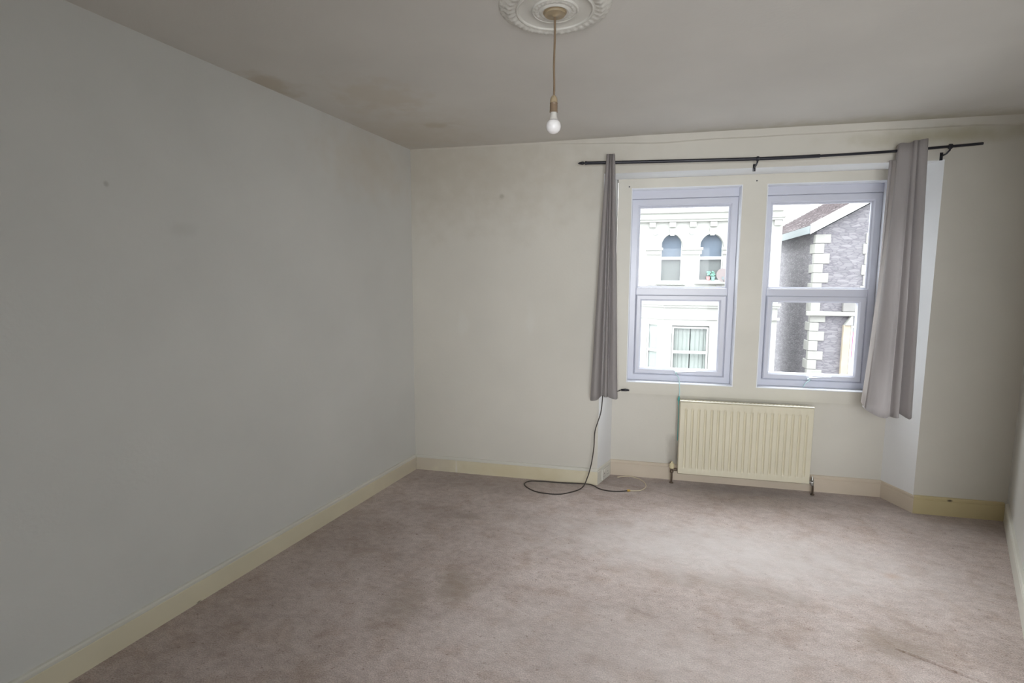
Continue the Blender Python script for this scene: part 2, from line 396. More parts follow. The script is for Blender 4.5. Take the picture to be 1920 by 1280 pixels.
# ------------------------------------------------------------------ skirting boards
PROF = [(-T, 0), (0, 0), (0, .102), (-.0025, .105), (-.005, .106), (-.005, .1085), (-.001, .110), (-.001, .120), (-.006, .127), (-T, .129)]
def P_(o): return [(a, z) for a, z in PROF]
bm = bmesh.new()
sweep(bm, [(lw(REAR), REAR), (0, 0)], PROF, top_mat=1)      # travelling towards the window, room on the right
mk('baseboard_left', bm, [m_base_left, m_base_white], kind='structure')
bm = bmesh.new()
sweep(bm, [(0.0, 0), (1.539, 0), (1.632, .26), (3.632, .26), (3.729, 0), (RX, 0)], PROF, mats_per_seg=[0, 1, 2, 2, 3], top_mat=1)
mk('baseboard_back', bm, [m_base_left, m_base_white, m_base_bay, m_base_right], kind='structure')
bm = bmesh.new()
sweep(bm, [(RX, 0), e, (e[0], REAR)], PROF)
mk('baseboard_right', bm, m_base_white, kind='structure')

# ------------------------------------------------------------------ window casing (cream timber around both windows)
CY = .262; FY = .355                        # casing face, frame face
OZ0, OZ1 = .797, 2.332
L0, L1, R0, R1 = 1.742, 2.549, 2.727, 3.531
cx0, cx1 = 1.634, 3.634
bm = bmesh.new()
box(bm, cx0, L0, CY, .42, OZ0, OZ1); box(bm, L1, R0, CY, .42, OZ0, OZ1); box(bm, R1, cx1, CY, .42, OZ0, OZ1)
box(bm, cx0, cx1, CY, .42, OZ1, HD + .01); box(bm, cx0, cx1, CY, .42, .722, OZ0)
box(bm, cx0, cx1, CY + .009, .42, .700, .722)
mk('trim_1', bm, m_case, kind='structure')
# little screw holes in the casing
for x, z in ((1.719, 2.349), (2.648, 2.361)):
    bm = bmesh.new(); lathe(bm, [(.004, CY - .002), (.006, CY + .001), (.006, CY + .004)], (x, 0, z), 10, axis='y')
    mk('screw', bm, m_black, parent=bpy.data.objects['trim_1'])

# ------------------------------------------------------------------ upvc windows
def window(name, x0, x1, hx):
    t = empty(name, ((x0 + x1) / 2, FY, OZ0), kind='structure')
    bm = bmesh.new()
    frame_y(bm, x0 + .001, x1 - .001, OZ0 + .001, 2.264, .058, FY, FY + .06, .005, wb=.060)
    frame_y(bm, x0 + .052, x1 - .058, 1.555 - .056, 1.559, .0, FY + .0004, FY + .06, .004) if False else None
    box(bm, x0 + .054, x1 - .054, FY + .0005, FY + .06, 1.500, 1.560, bev=.004)
    mk('frame', bm, m_upvc, t)
    bm = Bx(x0 + .001, x1 - .001, FY - .006, FY + .06, 2.265, OZ1 - .001, bev=.004)
    mk('head_extension', bm, m_upvc, t)
    # top fixed light
    bm = bmesh.new(); frame_y(bm, x0 + .0575, x1 - .0575, 1.5605, 2.206, .012, FY + .012, FY + .03, .003)
    mk('glazing_bead', bm, m_upvc, t)
    bm = Bx(x0 + .055, x1 - .055, FY + .03, FY + .034, 1.555, 2.210); mk('pane', bm, m_glass, t)
    # opening sash
    sb = bmesh.new(); frame_y(sb, x0 + .059, x1 - .060, .858, 1.501, .043, FY - .014, FY + .045, .006, wr=.05, wt=.046, wb=.047)
    sash = mk('sash', sb, m_upvc, t)
    gb = bmesh.new(); frame_y(gb, x0 + .056, x1 - .057, .855, 1.504, .005, FY - .003, FY + .01, .001)
    mk('gasket', gb, m_seal, sash)
    bm = Bx(x0 + .100, x1 - .108, FY + .025, FY + .029, .903, 1.457); mk('pane', bm, m_glass, sash)
    # lever handle
    hz = .878
    hb = bmesh.new(); box(hb, hx - .022, hx + .022, FY - .026, FY - .014, hz - .014, hz + .014, bev=.004)
    lathe(hb, [(.009, FY - .05), (.010, FY - .026)], (hx, 0, hz), 12, axis='y')
    tube(hb, [(hx - .012, FY - .05, hz), (hx + .01, FY - .053, hz + .002), (hx + .07, FY - .056, hz + .010), (hx + .14, FY - .054, hz + .014)], [.009, .010, .0075, .005], 8)
    mk('handle', hb, m_upvc, sash, smooth='auto')
    return t
window('window_1', L0, L1, 2.137); window('window_2', R0, R1, 3.117)
# white sealant ledge strip round each window
for nm, (a, b) in (('trim_3', (L0, L1)), ('trim_4', (R0, R1))):
    bm = bmesh.new(); frame_y(bm, a - .004, b + .004, OZ0 - .004, OZ1 + .004, .0075, CY - .0025, FY, .001)
    mk(nm, bm, mat('white_sealant_' + nm, (.78, .80, .84), .35), kind='structure')

t = empty('added_rear_window', ((rx0 + rx1) / 2, REAR - .08, rz0), kind='structure')  # invented window, out of view, made to hold the fill lamp
bm = bmesh.new(); frame_y(bm, rx0, rx1, rz0, rz1, .05, REAR - .11, REAR - .05, .005); mk('frame', bm, m_upvc, t)
mk('pane', Bx(rx0 + .045, rx1 - .045, REAR - .085, REAR - .08, rz0 + .045, rz1 - .045), m_glass, t)

# ------------------------------------------------------------------ radiator
rad = empty('radiator', (2.63, .17, .1), 'cream ribbed panel radiator fixed under the two windows', 'radiator')
X0, X1, Z0, Z1, FYr = 2.155, 3.104, .102, .684, .124
bm = bmesh.new()
NR = 19; pitch = .0476; g0 = X0 + (X1 - X0 - (NR - 1) * pitch) / 2
xs = [X0, X0 + .004]
for i in range(NR):
    c = g0 + i * pitch
    xs += [c - .0105, c - .007, c - .003, c + .003, c + .007, c + .0105]
xs += [X1 - .004, X1]
zs = [Z0, Z0 + .006, Z0 + .012, Z0 + .045, Z0 + .052, Z0 + .062, Z0 + .072, Z1 - .075, Z1 - .065, Z1 - .055, Z1 - .048, Z1 - .010, Z1 - .004, Z1]
def depth(x, z):
    e_ = min(x - X0, X1 - x, z - Z0, Z1 - z); d = 0
    if e_ < .003: return .008
    kz = min(1, max(0, (z - Z0 - .045) / .022)) * min(1, max(0, (Z1 - .048 - z) / .022))
    dx = min(abs(x - (g0 + i * pitch)) for i in range(NR))
    kx = min(1, max(0, (.0105 - dx) / .0075))
    return .012 * kx * kz
grid = [[bm.verts.new((x, FYr + depth(x, z), z)) for x in xs] for z in zs]
for j in range(len(zs) - 1):
    for i in range(len(xs) - 1): bm.faces.new((grid[j][i], grid[j][i + 1], grid[j + 1][i + 1], grid[j + 1][i]))
back = [[bm.verts.new((x, FYr + .022, z)) for x in (X0, X1)] for z in (Z0, Z1)]
bm.faces.new((back[0][0], back[1][0], back[1][1], back[0][1]))
bm.faces.new([grid[0][i] for i in range(len(xs))] + [back[0][1], back[0][0]])
bm.faces.new([grid[-1][i] for i in range(len(xs))][::-1] + [back[1][0], back[1][1]])
bm.faces.new([grid[j][0] for j in range(len(zs))] + [back[1][0], back[0][0]])
bm.faces.new([grid[j][-1] for j in range(len(zs))][::-1] + [back[0][1], back[1][1]])
mk('front_panel', bm, m_rad, rad, smooth='auto')
bm = Bx(X0 + .004, X1 - .004, .222, .236, Z0 + .01, Z1 - .004, bev=.003); mk('rear_panel', bm, m_rad, rad)
bm = bmesh.new(); box(bm, X0 - .001, X1 + .001, FYr - .001, .150, Z1 + .0005, Z1 + .007, bev=.002)
mk('top_edge', bm, m_radtop, rad)
bm = bmesh.new()
for i in range(34):
    x = X0 + .03 + i * (X1 - X0 - .06) / 33
    box(bm, x - .006, x + .006, .152, .221, Z1 - .02, Z1 - .005)
fin = mk('convector_fins', bm, m_rad, rad); fin['kind'] = 'stuff'
for xx in (X0 + .15, X1 - .15):
    mk('bracket', Bx(xx - .015, xx + .015, .236, .277, .2, .62), m_rad, rad)
# left valve
vx = 2.116; vy = .185
bm = bmesh.new(); tube(bm, [(vx, vy, .0), (vx + .001, vy, .05), (vx, vy, .095)], .0075, 10)
lathe(bm, [(.016, -.002), (.016, .004), (.009, .008)], (vx, vy, .004), 14)
mk('pipe', bm, m_brass, rad, smooth='auto')
bm = bmesh.new(); lathe(bm, [(.012, .088), (.014, .092), (.014, .104), (.011, .108), (.012, .118), (.012, .124)], (vx, vy, 0), 14)
tube(bm, [(vx, vy, .112), (vx + .02, vy, .112), (X0 + .012, vy, .112)], .010, 10)
v = mk('valve_body', bm, m_brass, rad, smooth='auto')
bm = bmesh.new(); lathe(bm, [(.017, .124), (.019, .127), (.018, .158), (.013, .164), (.009, .166), (.009, .176), (.004, .18)], (vx, vy, 0), 18)
mk('valve_cap', bm, m_cap, v, smooth='auto')['label'] = 'ivory plastic valve cap'
# right valve
vx = 3.143
bm = bmesh.new(); tube(bm, smooth_path([(vx + .004, vy, 0), (vx + .004, vy, .04), (vx + .001, vy, .08), (vx - .006, vy, .10)], 5), .0075, 10)
lathe(bm, [(.015, -.002), (.015, .004), (.009, .008)], (vx + .004, vy, .004), 14)
mk('pipe', bm, m_brass, rad, smooth='auto')
bm = bmesh.new(); lathe(bm, [(.010, .075), (.013, .08), (.013, .105), (.010, .109), (.010, .125), (.006, .135), (.004, .15)], (vx - .004, vy, 0), 14)
tube(bm, [(vx - .004, vy, .1), (vx - .02, vy, .1), (X1 - .012, vy, .1)], .010, 10)
lathe(bm, [(.007, -.02), (.007, .0)], (vx - .004, vy - .008, .112), 10, axis='y')
mk('lockshield_valve', bm, m_chrome, rad, smooth='auto')

# ------------------------------------------------------------------ socket in the left splay skirting
import math as _m
sd = Vector((.093, .26)).normalized(); sn = Vector((sd.y, -sd.x))      # along the splay, into the room
c0 = Vector((1.539, 0)) + sd * .155
def sp(a, o, z): q = c0 + sd * a + sn * o; return (q.x, q.y, z)
def sbox(bm, a0, a1, o0, o1, z0, z1):
    q = [(c0 + sd * a + sn * o) for a, o in ((a0, o0), (a1, o0), (a1, o1), (a0, o1))]; prism(bm, [(v.x, v.y) for v in q], z0, z1)
sk = empty('wall_socket', sp(0, 0, .02), 'white double wall socket on the skirting beside the bay corner', 'socket')
bm = bmesh.new(); sbox(bm, -.073, .073, .0005, .010, .014, .100); mk('faceplate', bm, m_socket, sk)
for s in (-.035, .035):
    bm = bmesh.new(); sbox(bm, s - .008, s + .008, .0105, .014, .076, .092); mk('rocker_switch', bm, m_socket, sk)
    bm = bmesh.new(); sbox(bm, s - .003, s + .003, .0105, .0108, .056, .066); sbox(bm, s - .013, s - .006, .0105, .0108, .036, .041); sbox(bm, s + .006, s + .013, .0105, .0108, .036, .041)
    mk('pin_holes', bm, m_dark, sk)

# ------------------------------------------------------------------ cables
def drape(pts, n=8): return smooth_path(pts, n)
bm = bmesh.new(); r = .0042
path = [(1.755, .245, .728), (1.70, .243, .7275), (1.66, .22, .72), (1.60, .09, .78), (1.575, -.02, .88), (1.566, -.045, .73), (1.557, -.075, .61), (1.517, -.09, .465), (1.511, -.09, .335),
        (1.494, -.09, .2), (1.466, -.10, .09), (1.43, -.13, .02), (1.35, -.20, r), (1.257, -.262, r), (1.12, -.26, r), (1.03, -.21, r), (.972, -.125, r), (1.0, -.055, r), (1.09, -.035, r),
        (1.25, -.028, r), (1.42, -.022, .010), (1.50, -.035, .011), (1.56, -.08, r), (1.63, -.105, r), (1.70, -.10, r), (1.775, -.074, .006)]
tube(bm, drape(path, 7), r, 8)
cb = mk('aerial_cable', bm, m_cable, smooth=True, label='dark thin cable hanging from the left curtain and looping on the carpet', category='cable')
bm = bmesh.new(); tube(bm, [(1.772, -.075, .007), (1.792, -.068, .007)], .0085, 10); lathe(bm, [(.010, 0), (.010, .006)], (1.782, -.071, .004), 6)
mk('connector', bm, m_gold, cb)['label'] = 'gold coloured screw connector'
bm = bmesh.new(); tube(bm, [(1.70, .243, .7285), (1.735, .246, .730), (1.765, .246, .729)], [.009, .011, .006], 8)
mk('plug', bm, m_black, cb, smooth=True)['label'] = 'black cable end on the casing ledge'
bm = bmesh.new()
tube(bm, drape([(1.793, -.067, .006), (1.83, -.06, .005), (1.88, -.03, .004), (1.915, .05, .004), (1.905, .135, .004), (1.86, .205, .004), (1.79, .235, .008), (1.73, .225, .004), (1.69, .20, .004)], 7), .0038, 8)
mk('extension_lead', bm, m_cable2, smooth=True, label='cream cable curling on the carpet from the gold connector', category='cable')
# black stay of the casing: cable end rests on it
# ------------------------------------------------------------------ strings on the window handles
bm = bmesh.new()
tube(bm, drape([(2.128, .318, .885), (2.132, .296, .868), (2.150, .285, .84), (2.155, .258, .79), (2.158, .250, .73), (2.155, .236, .700)], 6), .0042, 6)
lathe(bm, [(.006, -.010), (.0095, 0), (.006, .010)], (2.130, .302, .878), 8)
st = mk('window_cord', bm, m_palestring, smooth=True, label='pale blue string tied from left window handle down to radiator', category='string')
bm = bmesh.new()
tube(bm, drape([(2.155, .236, .702), (2.148, .205, .665), (2.150, .18, .62), (2.149, .17, .50), (2.149, .165, .36)], 6), [.004] * 2 + [.008, .009, .009, .007] + [.004] * 4 + [.0025] * 15, 6)
mk('string_tail', bm, m_teal, st, smooth=True)['label'] = 'teal string tail down the radiator side'
bm = bmesh.new()
tube(bm, drape([(3.104, .318, .876), (3.098, .30, .87), (3.112, .30, .884), (3.124, .303, .878), (3.108, .30, .862), (3.09, .318, .838), (3.078, .330, .806)], 6), .0035, 6)
mk('window_cord', bm, m_palestring, smooth=True, label='short pale string knotted on the right window handle', category='string')

# ------------------------------------------------------------------ curtain rod
ry = -.08
rod = empty('curtain_rod', (2.6, ry, 2.44), 'black metal curtain pole sagging across the bay above both windows', 'curtain rod')
bm = bmesh.new(); tube(bm, drape([(1.405, ry, 2.4705), (1.9, ry, 2.459), (2.573, ry, 2.4465), (2.96, ry, 2.447)], 6), .0115, 12); mk('outer_tube', bm, m_black, rod, smooth='auto')
bm = bmesh.new(); tube(bm, drape([(2.96, ry, 2.447), (3.3, ry, 2.453), (3.6, ry, 2.4645), (3.885, ry, 2.4785)], 6), .0085, 12); mk('inner_tube', bm, m_black, rod, smooth='auto')
bm = bmesh.new(); lathe(bm, [(.002, 1.348), (.006, 1.355), (.012, 1.378), (.011, 1.388), (.006, 1.396), (.013, 1.400), (.013, 1.410), (.0115, 1.416)], (0, ry, 2.4707), 14, axis='x')
mk('finial', bm, m_black, rod, smooth='auto')
for bx, bz in ((1.585, 2.4665), (2.575, 2.4465), (3.71, 2.4695)):
    bm = bmesh.new()
    tube(bm, [(bx, T + .002, bz - .038), (bx, -.04, bz - .036), (bx, ry + .004, bz - .022), (bx, ry, bz - .012)], .0055, 8)
    lathe(bm, [(.0125, -.009), (.0165, -.007), (.0165, .007), (.0125, .009)], (bx, ry, bz), 14, axis='x')
    box(bm, bx - .009, bx + .009, T - .004, T - .0002, bz - .065, bz - .015, bev=.001)
    mk('bracket', bm, m_black, rod, smooth='auto')

# ------------------------------------------------------------------ curtains
def curtain_mesh(top, bot, z0s, z1s, nv=26, thick=.003, n=6, belly=None, seed=0):
    """top, bot: plan points of the folded cloth; z1s/z0s: heights of top and hem for each of those points"""
    T_ = smooth_path([(a[0], a[1], z) for a, z in zip(top, z1s)], n); B_ = smooth_path([(a[0], a[1], z) for a, z in zip(bot, z0s)], n)
    bm = bmesh.new(); rows = []
    for j in range(nv + 1):
        t = j / nv; row = []
        for i, (a, b) in enumerate(zip(T_, B_)):
            k = t if belly is None else belly(t, i / (len(T_) - 1))
            x = a.x + (b.x - a.x) * k; y = a.y + (b.y - a.y) * min(1, t * 1.6); z = a.z + (b.z - a.z) * t
            w = mnoise.noise(Vector((i * .16, t * 2.2, seed))) * .0012 * min(1, 4 * t)
            row.append(bm.verts.new((x + w, y + w * 1.3, z)))
        rows.append(row)
    for a, b in zip(rows, rows[1:]):
        for k in range(len(a) - 1): bm.faces.new((a[k], a[k + 1], b[k + 1], b[k]))
    geo = bmesh.ops.solidify(bm, geom=bm.faces[:], thickness=thick)
    return bm
# left curtain
lc = empty('curtain', (1.58, -.09, .72), 'narrow grey curtain gathered at the left end of the black pole', 'curtain', 'grey curtains on the black pole')
top = [(1.556, -.062), (1.556, -.100), (1.566, -.108), (1.575, -.104), (1.577, -.094), (1.581, -.105), (1.586, -.108), (1.591, -.103), (1.593, -.094), (1.598, -.106), (1.607, -.108), (1.614, -.102), (1.615, -.062)]
bot = [(1.480, -.045), (1.476, -.095), (1.497, -.140), (1.530, -.128), (1.553, -.055), (1.568, -.070), (1.583, -.135), (1.601, -.128), (1.608, -.085), (1.622, -.118), (1.648, -.140), (1.672, -.120), (1.678, -.050)]
z0s = [.70, .705, .712, .718, .73, .742, .745, .742, .738, .738, .735, .728, .722]
cl = mk('fabric', curtain_mesh(top, bot, z0s, [2.505] + [2.521] * 11 + [2.505], belly=lambda t, u: t ** .92), m_curtain, lc, smooth=True)
ltop = [(1.6155, -.058), (1.618, -.085)]; lbot = [(1.682, -.045), (1.686, -.105)]
mk('lining', curtain_mesh(ltop, lbot, [.722, .73], [2.40, 2.40], n=4, belly=lambda t, u: t ** .92), m_lining, lc, smooth=True)['label'] = 'white lining edge'
# right curtain
rc = empty('curtain', (3.52, -.09, .70), 'wider grey curtain flared at the hem on the right end of the pole', 'curtain', 'grey curtains on the black pole')
top = [(3.414, -.062), (3.412, -.098), (3.430, -.106), (3.465, -.108), (3.487, -.100), (3.492, -.094), (3.498, -.104), (3.510, -.108), (3.519, -.101), (3.522, -.094), (3.530, -.105), (3.555, -.110), (3.576, -.098), (3.577, -.062)]
bot = [(3.352, -.030), (3.350, -.095), (3.385, -.135), (3.430, -.150), (3.470, -.120), (3.492, -.095), (3.503, -.135), (3.525, -.145), (3.541, -.110), (3.549, -.055), (3.566, -.100), (3.592, -.140), (3.620, -.110), (3.630, -.045)]
z1 = [2.490, 2.497, 2.501, 2.497, 2.506, 2.510, 2.512, 2.514, 2.515, 2.513, 2.515, 2.518, 2.520, 2.505]
z0s = [.752, .742, .72, .703, .700, .704, .706, .708, .712, .732, .718, .702, .712, .72]
mk('fabric', curtain_mesh(top, bot, z0s, z1, belly=lambda t, u: t ** (1.9 - 1.0 * min(1, u * 1.6)), seed=3), m_curtain, rc, smooth=True)
mk('back_fold', curtain_mesh([(3.388, -.040), (3.400, -.030), (3.414, -.045)], [(3.392, -.018), (3.398, -.010), (3.41, -.03)], [1.1, 1.1, 1.1], [2.405, 2.41, 2.41], n=4), m_curtain, rc, smooth=True)
mk('lining', curtain_mesh([(3.406, -.048), (3.409, -.090)], [(3.346, -.015), (3.345, -.085)], [.78, .755], [2.40, 2.40], n=4, nv=16, belly=lambda t, u: t ** 1.9), m_lining, rc, smooth=True)['label'] = 'pale lining edge'

# ------------------------------------------------------------------ ceiling rose and pendant
rcx, rcy = 1.4413, -1.922
def rose_mod(r, h, a):
    if .158 < r < .212:
        k = math.sin((r - .158) / .054 * math.pi)
        h = h - .0028 * k * (.5 + .5 * math.cos(a * 36)) ** 1.5 - .0018 * k * math.cos(a * 72 + r * 300)
    elif .066 < r < .088:
        k = math.sin((r - .066) / .022 * math.pi); h = h - .0018 * k * (.5 + .5 * math.cos(a * 24))
    elif r >= .212 and r < .226: r = r + .004 * math.cos(a * 36)
    return r * .955, h
prof = [(.228, H + .001), (.226, H - .005), (.218, H - .011), (.210, H - .013), (.205, H - .014), (.198, H - .019), (.19, H - .022), (.18, H - .022), (.172, H - .020), (.166, H - .017),
        (.160, H - .016), (.158, H - .022), (.154, H - .024), (.149, H - .022), (.147, H - .017), (.13, H - .013), (.11, H - .013), (.096, H - .016), (.093, H - .022), (.089, H - .023), (.087, H - .019),
        (.080, H - .022), (.074, H - .023), (.068, H - .021), (.064, H - .022), (.060, H - .026), (.055, H - .027), (.050, H - .024), (.02, H - .022), (.004, H - .022)]
bm = bmesh.new(); lathe(bm, prof, (rcx, rcy, 0), 288, mod=rose_mod)
mk('ceiling_rose', bm, m_plaster, smooth='auto', label='round white moulded plaster rose on the ceiling', category='ceiling rose')
pl = empty('pendant_light', (rcx, rcy, 2.18), 'bare bulb hanging on a brown flex from the ceiling rose', 'lamp')
zc = H - .022
bm = bmesh.new(); lathe(bm, [(.046, zc), (.046, zc - .003), (.0415, zc - .004), (.0415, zc - .008), (.0395, zc - .011), (.012, zc - .012), (.007, zc - .016), (.005, zc - .018)], (rcx, rcy, 0), 40)
mk('ceiling_cup', bm, m_bake, pl, smooth='auto')
bm = bmesh.new(); tube(bm, drape([(rcx, rcy, zc - .01), (rcx + .001, rcy, 2.55), (rcx - .001, rcy, 2.45), (rcx + .001, rcy, 2.37), (rcx, rcy, 2.325)], 6), .0042, 10); mk('flex', bm, m_bake2, pl, smooth=True)
bm = bmesh.new(); lathe(bm, [(.004, 2.331), (.008, 2.328), (.0125, 2.321), (.0145, 2.312), (.0148, 2.303), (.0152, 2.302)], (rcx, rcy, 0), 24); mk('holder_cap', bm, m_bake, pl, smooth='auto')
bm = bmesh.new(); lathe(bm, [(.0152, 2.302), (.0160, 2.300), (.0148, 2.297), (.0154, 2.293), (.0157, 2.272), (.0163, 2.271), (.0163, 2.267), (.0140, 2.266)], (rcx, rcy, 0), 24); mk('lamp_holder', bm, m_bake2, pl, smooth='auto')
bm = bmesh.new(); lathe(bm, [(.0120, 2.267), (.0128, 2.262), (.0135, 2.252), (.0165, 2.240), (.0195, 2.236)], (rcx, rcy, 0), 28)
bb = mk('bulb_collar', bm, m_bulbbase, pl, smooth='auto')
bm = bmesh.new(); R_ = .0292; zb = 2.2135
lathe(bm, [(.001 if k == 18 else R_ * math.cos(math.radians(48 - k * 138 / 18)), zb + R_ * math.sin(math.radians(48 - k * 138 / 18))) for k in range(19)], (rcx, rcy, 0), 32)
mk('bulb', bm, m_bulb, pl, smooth=True)

# ================================================================== outside
def noise_mat_stone():
    m, n, l, b = new_mat('rubble_stone'); b.inputs['Roughness'].default_value = .9
    g = n.new('ShaderNodeNewGeometry')
    mp = n.new('ShaderNodeMapping'); mp.inputs['Scale'].default_value = (4.6, 4.6, 15); l.new(g.outputs['Position'], mp.inputs[0])
    wz = n.new('ShaderNodeTexNoise'); wz.inputs['Scale'].default_value = 1.5; l.new(mp.outputs[0], wz.inputs['Vector'])
    ad = n.new('ShaderNodeVectorMath'); ad.operation = 'MULTIPLY_ADD'; ad.inputs[1].default_value = (.35, .35, .35)
    l.new(wz.outputs['Color'], ad.inputs[0]); l.new(mp.outputs[0], ad.inputs[2])
    v = n.new('ShaderNodeTexVoronoi'); v.inputs['Scale'].default_value = 1; l.new(ad.outputs[0], v.inputs['Vector'])
    v2 = n.new('ShaderNodeTexVoronoi'); v2.feature = 'DISTANCE_TO_EDGE'; v2.inputs['Scale'].default_value = 1; l.new(ad.outputs[0], v2.inputs['Vector'])
    r = n.new('ShaderNodeValToRGB'); l.new(v.outputs['Color'], r.inputs[0])
    r.color_ramp.elements[0].color = STONE_A; r.color_ramp.elements[1].color = STONE_B
    j = n.new('ShaderNodeValToRGB'); l.new(v2.outputs[0], j.inputs[0])
    j.color_ramp.elements[0].position = .02; j.color_ramp.elements[0].color = (.74, .72, .76, 1); j.color_ramp.elements[1].position = .10; j.color_ramp.elements[1].color = (1, 1, 1, 1)
    x = n.new('ShaderNodeMix'); x.data_type = 'RGBA'; x.blend_type = 'MULTIPLY'; x.inputs[0].default_value = 1
    l.new(r.outputs[0], x.inputs[6]); l.new(j.outputs[0], x.inputs[7]); l.new(x.outputs[2], b.inputs['Base Color'])
    bp = n.new('ShaderNodeBump'); bp.inputs['Strength'].default_value = .5; bp.inputs['Distance'].default_value = .015; l.new(v2.outputs[0], bp.inputs['Height']); l.new(bp.outputs[0], b.inputs['Normal'])
    return m
STONE_A = (.18, .172, .187, 1); STONE_B = (.275, .263, .277, 1)
m_stone = noise_mat_stone()
m_render = mat('cream_white_stucco', (.455, .455, .426), .8, var=.02, vscale=1)
m_pframe = mat('white_sash_paint', (.66, .66, .66), .5)
m_quoin = mat('pale_dressed_stone', (.375, .37, .345), .85, var=.08, vscale=6)
m_string = mat('grey_string_course', (.28, .27, .26), .85, var=.08, vscale=4)
m_barge = mat('white_bargeboard', (.68, .68, .68), .5)
m_fascia = mat('grey_green_fascia', (.22, .25, .26), .5)
m_tile = mat('weathered_clay_tile', (.085, .062, .066), .85, var=.35, vscale=5)
m_slate = mat('pale_slate', (.14, .145, .155), .7, var=.05)
m_ochre = mat('ochre_stone', (.47, .40, .31), .8, var=.08, vscale=3)
m_asphalt = mat('pale_paving', (.30, .30, .29), .9, var=.1)
def opaque_glass(name, col, rough=.08):
    return mat(name, col, rough, spec=.9, var=.25, vscale=1.3)
m_pane_up = opaque_glass('reflecting_pane', (.17, .215, .27)); m_pane_lo = opaque_glass('dim_pane', (.19, .205, .20), .08)  # reflected sky and roofs put into the pane colours
m_net = fabric('pale_green_net', (.43, .47, .445), .1)
m_magenta = mat('magenta_blind', (.42, .12, .24), .6)
m_dish = mat('weathered_dish', (.34, .29, .29), .5)

bm = bmesh.new()        # our own terrace front, seen only in the panes opposite
box(bm, -9, 1.60, .43, .62, -7.1, 5.4); box(bm, 3.68, 14, .43, .62, -7.1, 5.4)
box(bm, 1.60, 3.68, .43, .62, -7.1, .70); box(bm, 1.60, 3.68, .43, .62, 2.45, 5.4)
mk('wall_outside', bm, m_stone, kind='structure')
bm = Bx(-30, 40, -30, 60, -7.3, -7.1); mk('ground', bm, m_asphalt, kind='structure')

# white stucco terrace house opposite
Y = 13.0
wh = empty('white_house', (1.5, Y, -7.1), 'white stucco house across the street with two round-arched windows', 'house')
def arch_pts(x0, x1, zb, zs, cx, rx, rz, n=14):
    return [(x0, zb), (x1, zb), (x1, zs)] + [(cx + rx * math.cos(a), zs + .03 + rz * math.sin(a)) for a in [math.pi * k / n for k in range(n + 1)]] + [(x0, zs)]
wins = [(2.60, 3.235, 1.645, 3.09), (3.74, 4.42, 1.675, 3.085)]
bm = bmesh.new(); xe = 6.03; x00 = -4.0
# wall in strips around the two openings
ztop = 3.78
cur = x00
for x0, x1, zb, zt in wins:
    box(bm, cur, x0, Y, Y + .3, -7.1, ztop); box(bm, x0, x1, Y, Y + .3, -7.1, zb)
    # spandrel above the arch
    cx = (x0 + x1) / 2; hw = (x1 - x0) / 2; zs = 2.67; nn = 16
    pr = [(x0, ztop), (x0, zs)] + [(cx - hw * math.cos(math.pi * k / nn), zs + (zt - zs) * math.sin(math.pi * k / nn)) for k in range(nn + 1)] + [(x1, ztop)]
    a = pr
    vs = []
    for (px, pz) in a[1:-1]: vs.append((px, pz))
    for (p, q) in zip(vs, vs[1:]):
        if abs(p[0] - q[0]) < 1e-5: continue
        prism_y(bm, [(p[0], p[1]), (q[0], q[1]), (q[0], ztop), (p[0], ztop)], Y, Y + .3)
    cur = x1
box(bm, cur, xe, Y, Y + .3, -7.1, ztop)
box(bm, x00, x00 + .3, Y + .3, Y + 3.4, -7.1, ztop); box(bm, xe - .3, xe, Y + .3, Y + 3.4, -7.1, ztop)
mk('wall', bm, m_render, wh)
bm = bmesh.new(); box(bm, x00, xe + .06, Y - .13, Y, 3.53, 3.60); box(bm, x00, xe + .04, Y - .09, Y, 3.46, 3.53); box(bm, x00, xe + .02, Y - .06, Y, ztop - .05, ztop + .03)
mk('cornice', bm, m_render, wh)
for k in range(9):
    bx = 1.73 + k * .595
    if bx > xe - .1: break
    mk('cornice_bracket', Bx(bx - .10, bx + .10, Y - .07, Y - .001, 3.30, 3.455, bev=.015), m_render, wh)
for px in (2.42, 3.50, 4.75):
    bm = bmesh.new(); lathe(bm, [(.02, Y - .035), (.05, Y - .02), (.07, Y - .035), (.09, Y - .03), (.10, Y)], (px, 0, 3.16), 20, axis='y'); mk('roundel', bm, mat('grey_roundel', (.48, .50, .48), .8) if 'grey_roundel' not in bpy.data.materials else bpy.data.materials['grey_roundel'], wh, smooth='auto')
# impost band with moulding
for a, b in ((2.14, 2.655), (3.19, 3.83), (4.36, 4.95)):
    bm = bmesh.new(); box(bm, a, b, Y - .12, Y, 2.60, 2.68, bev=.01); box(bm, a + .03, b - .03, Y - .06, Y, 2.47, 2.60, bev=.01); mk('impost_moulding', bm, m_render, wh)
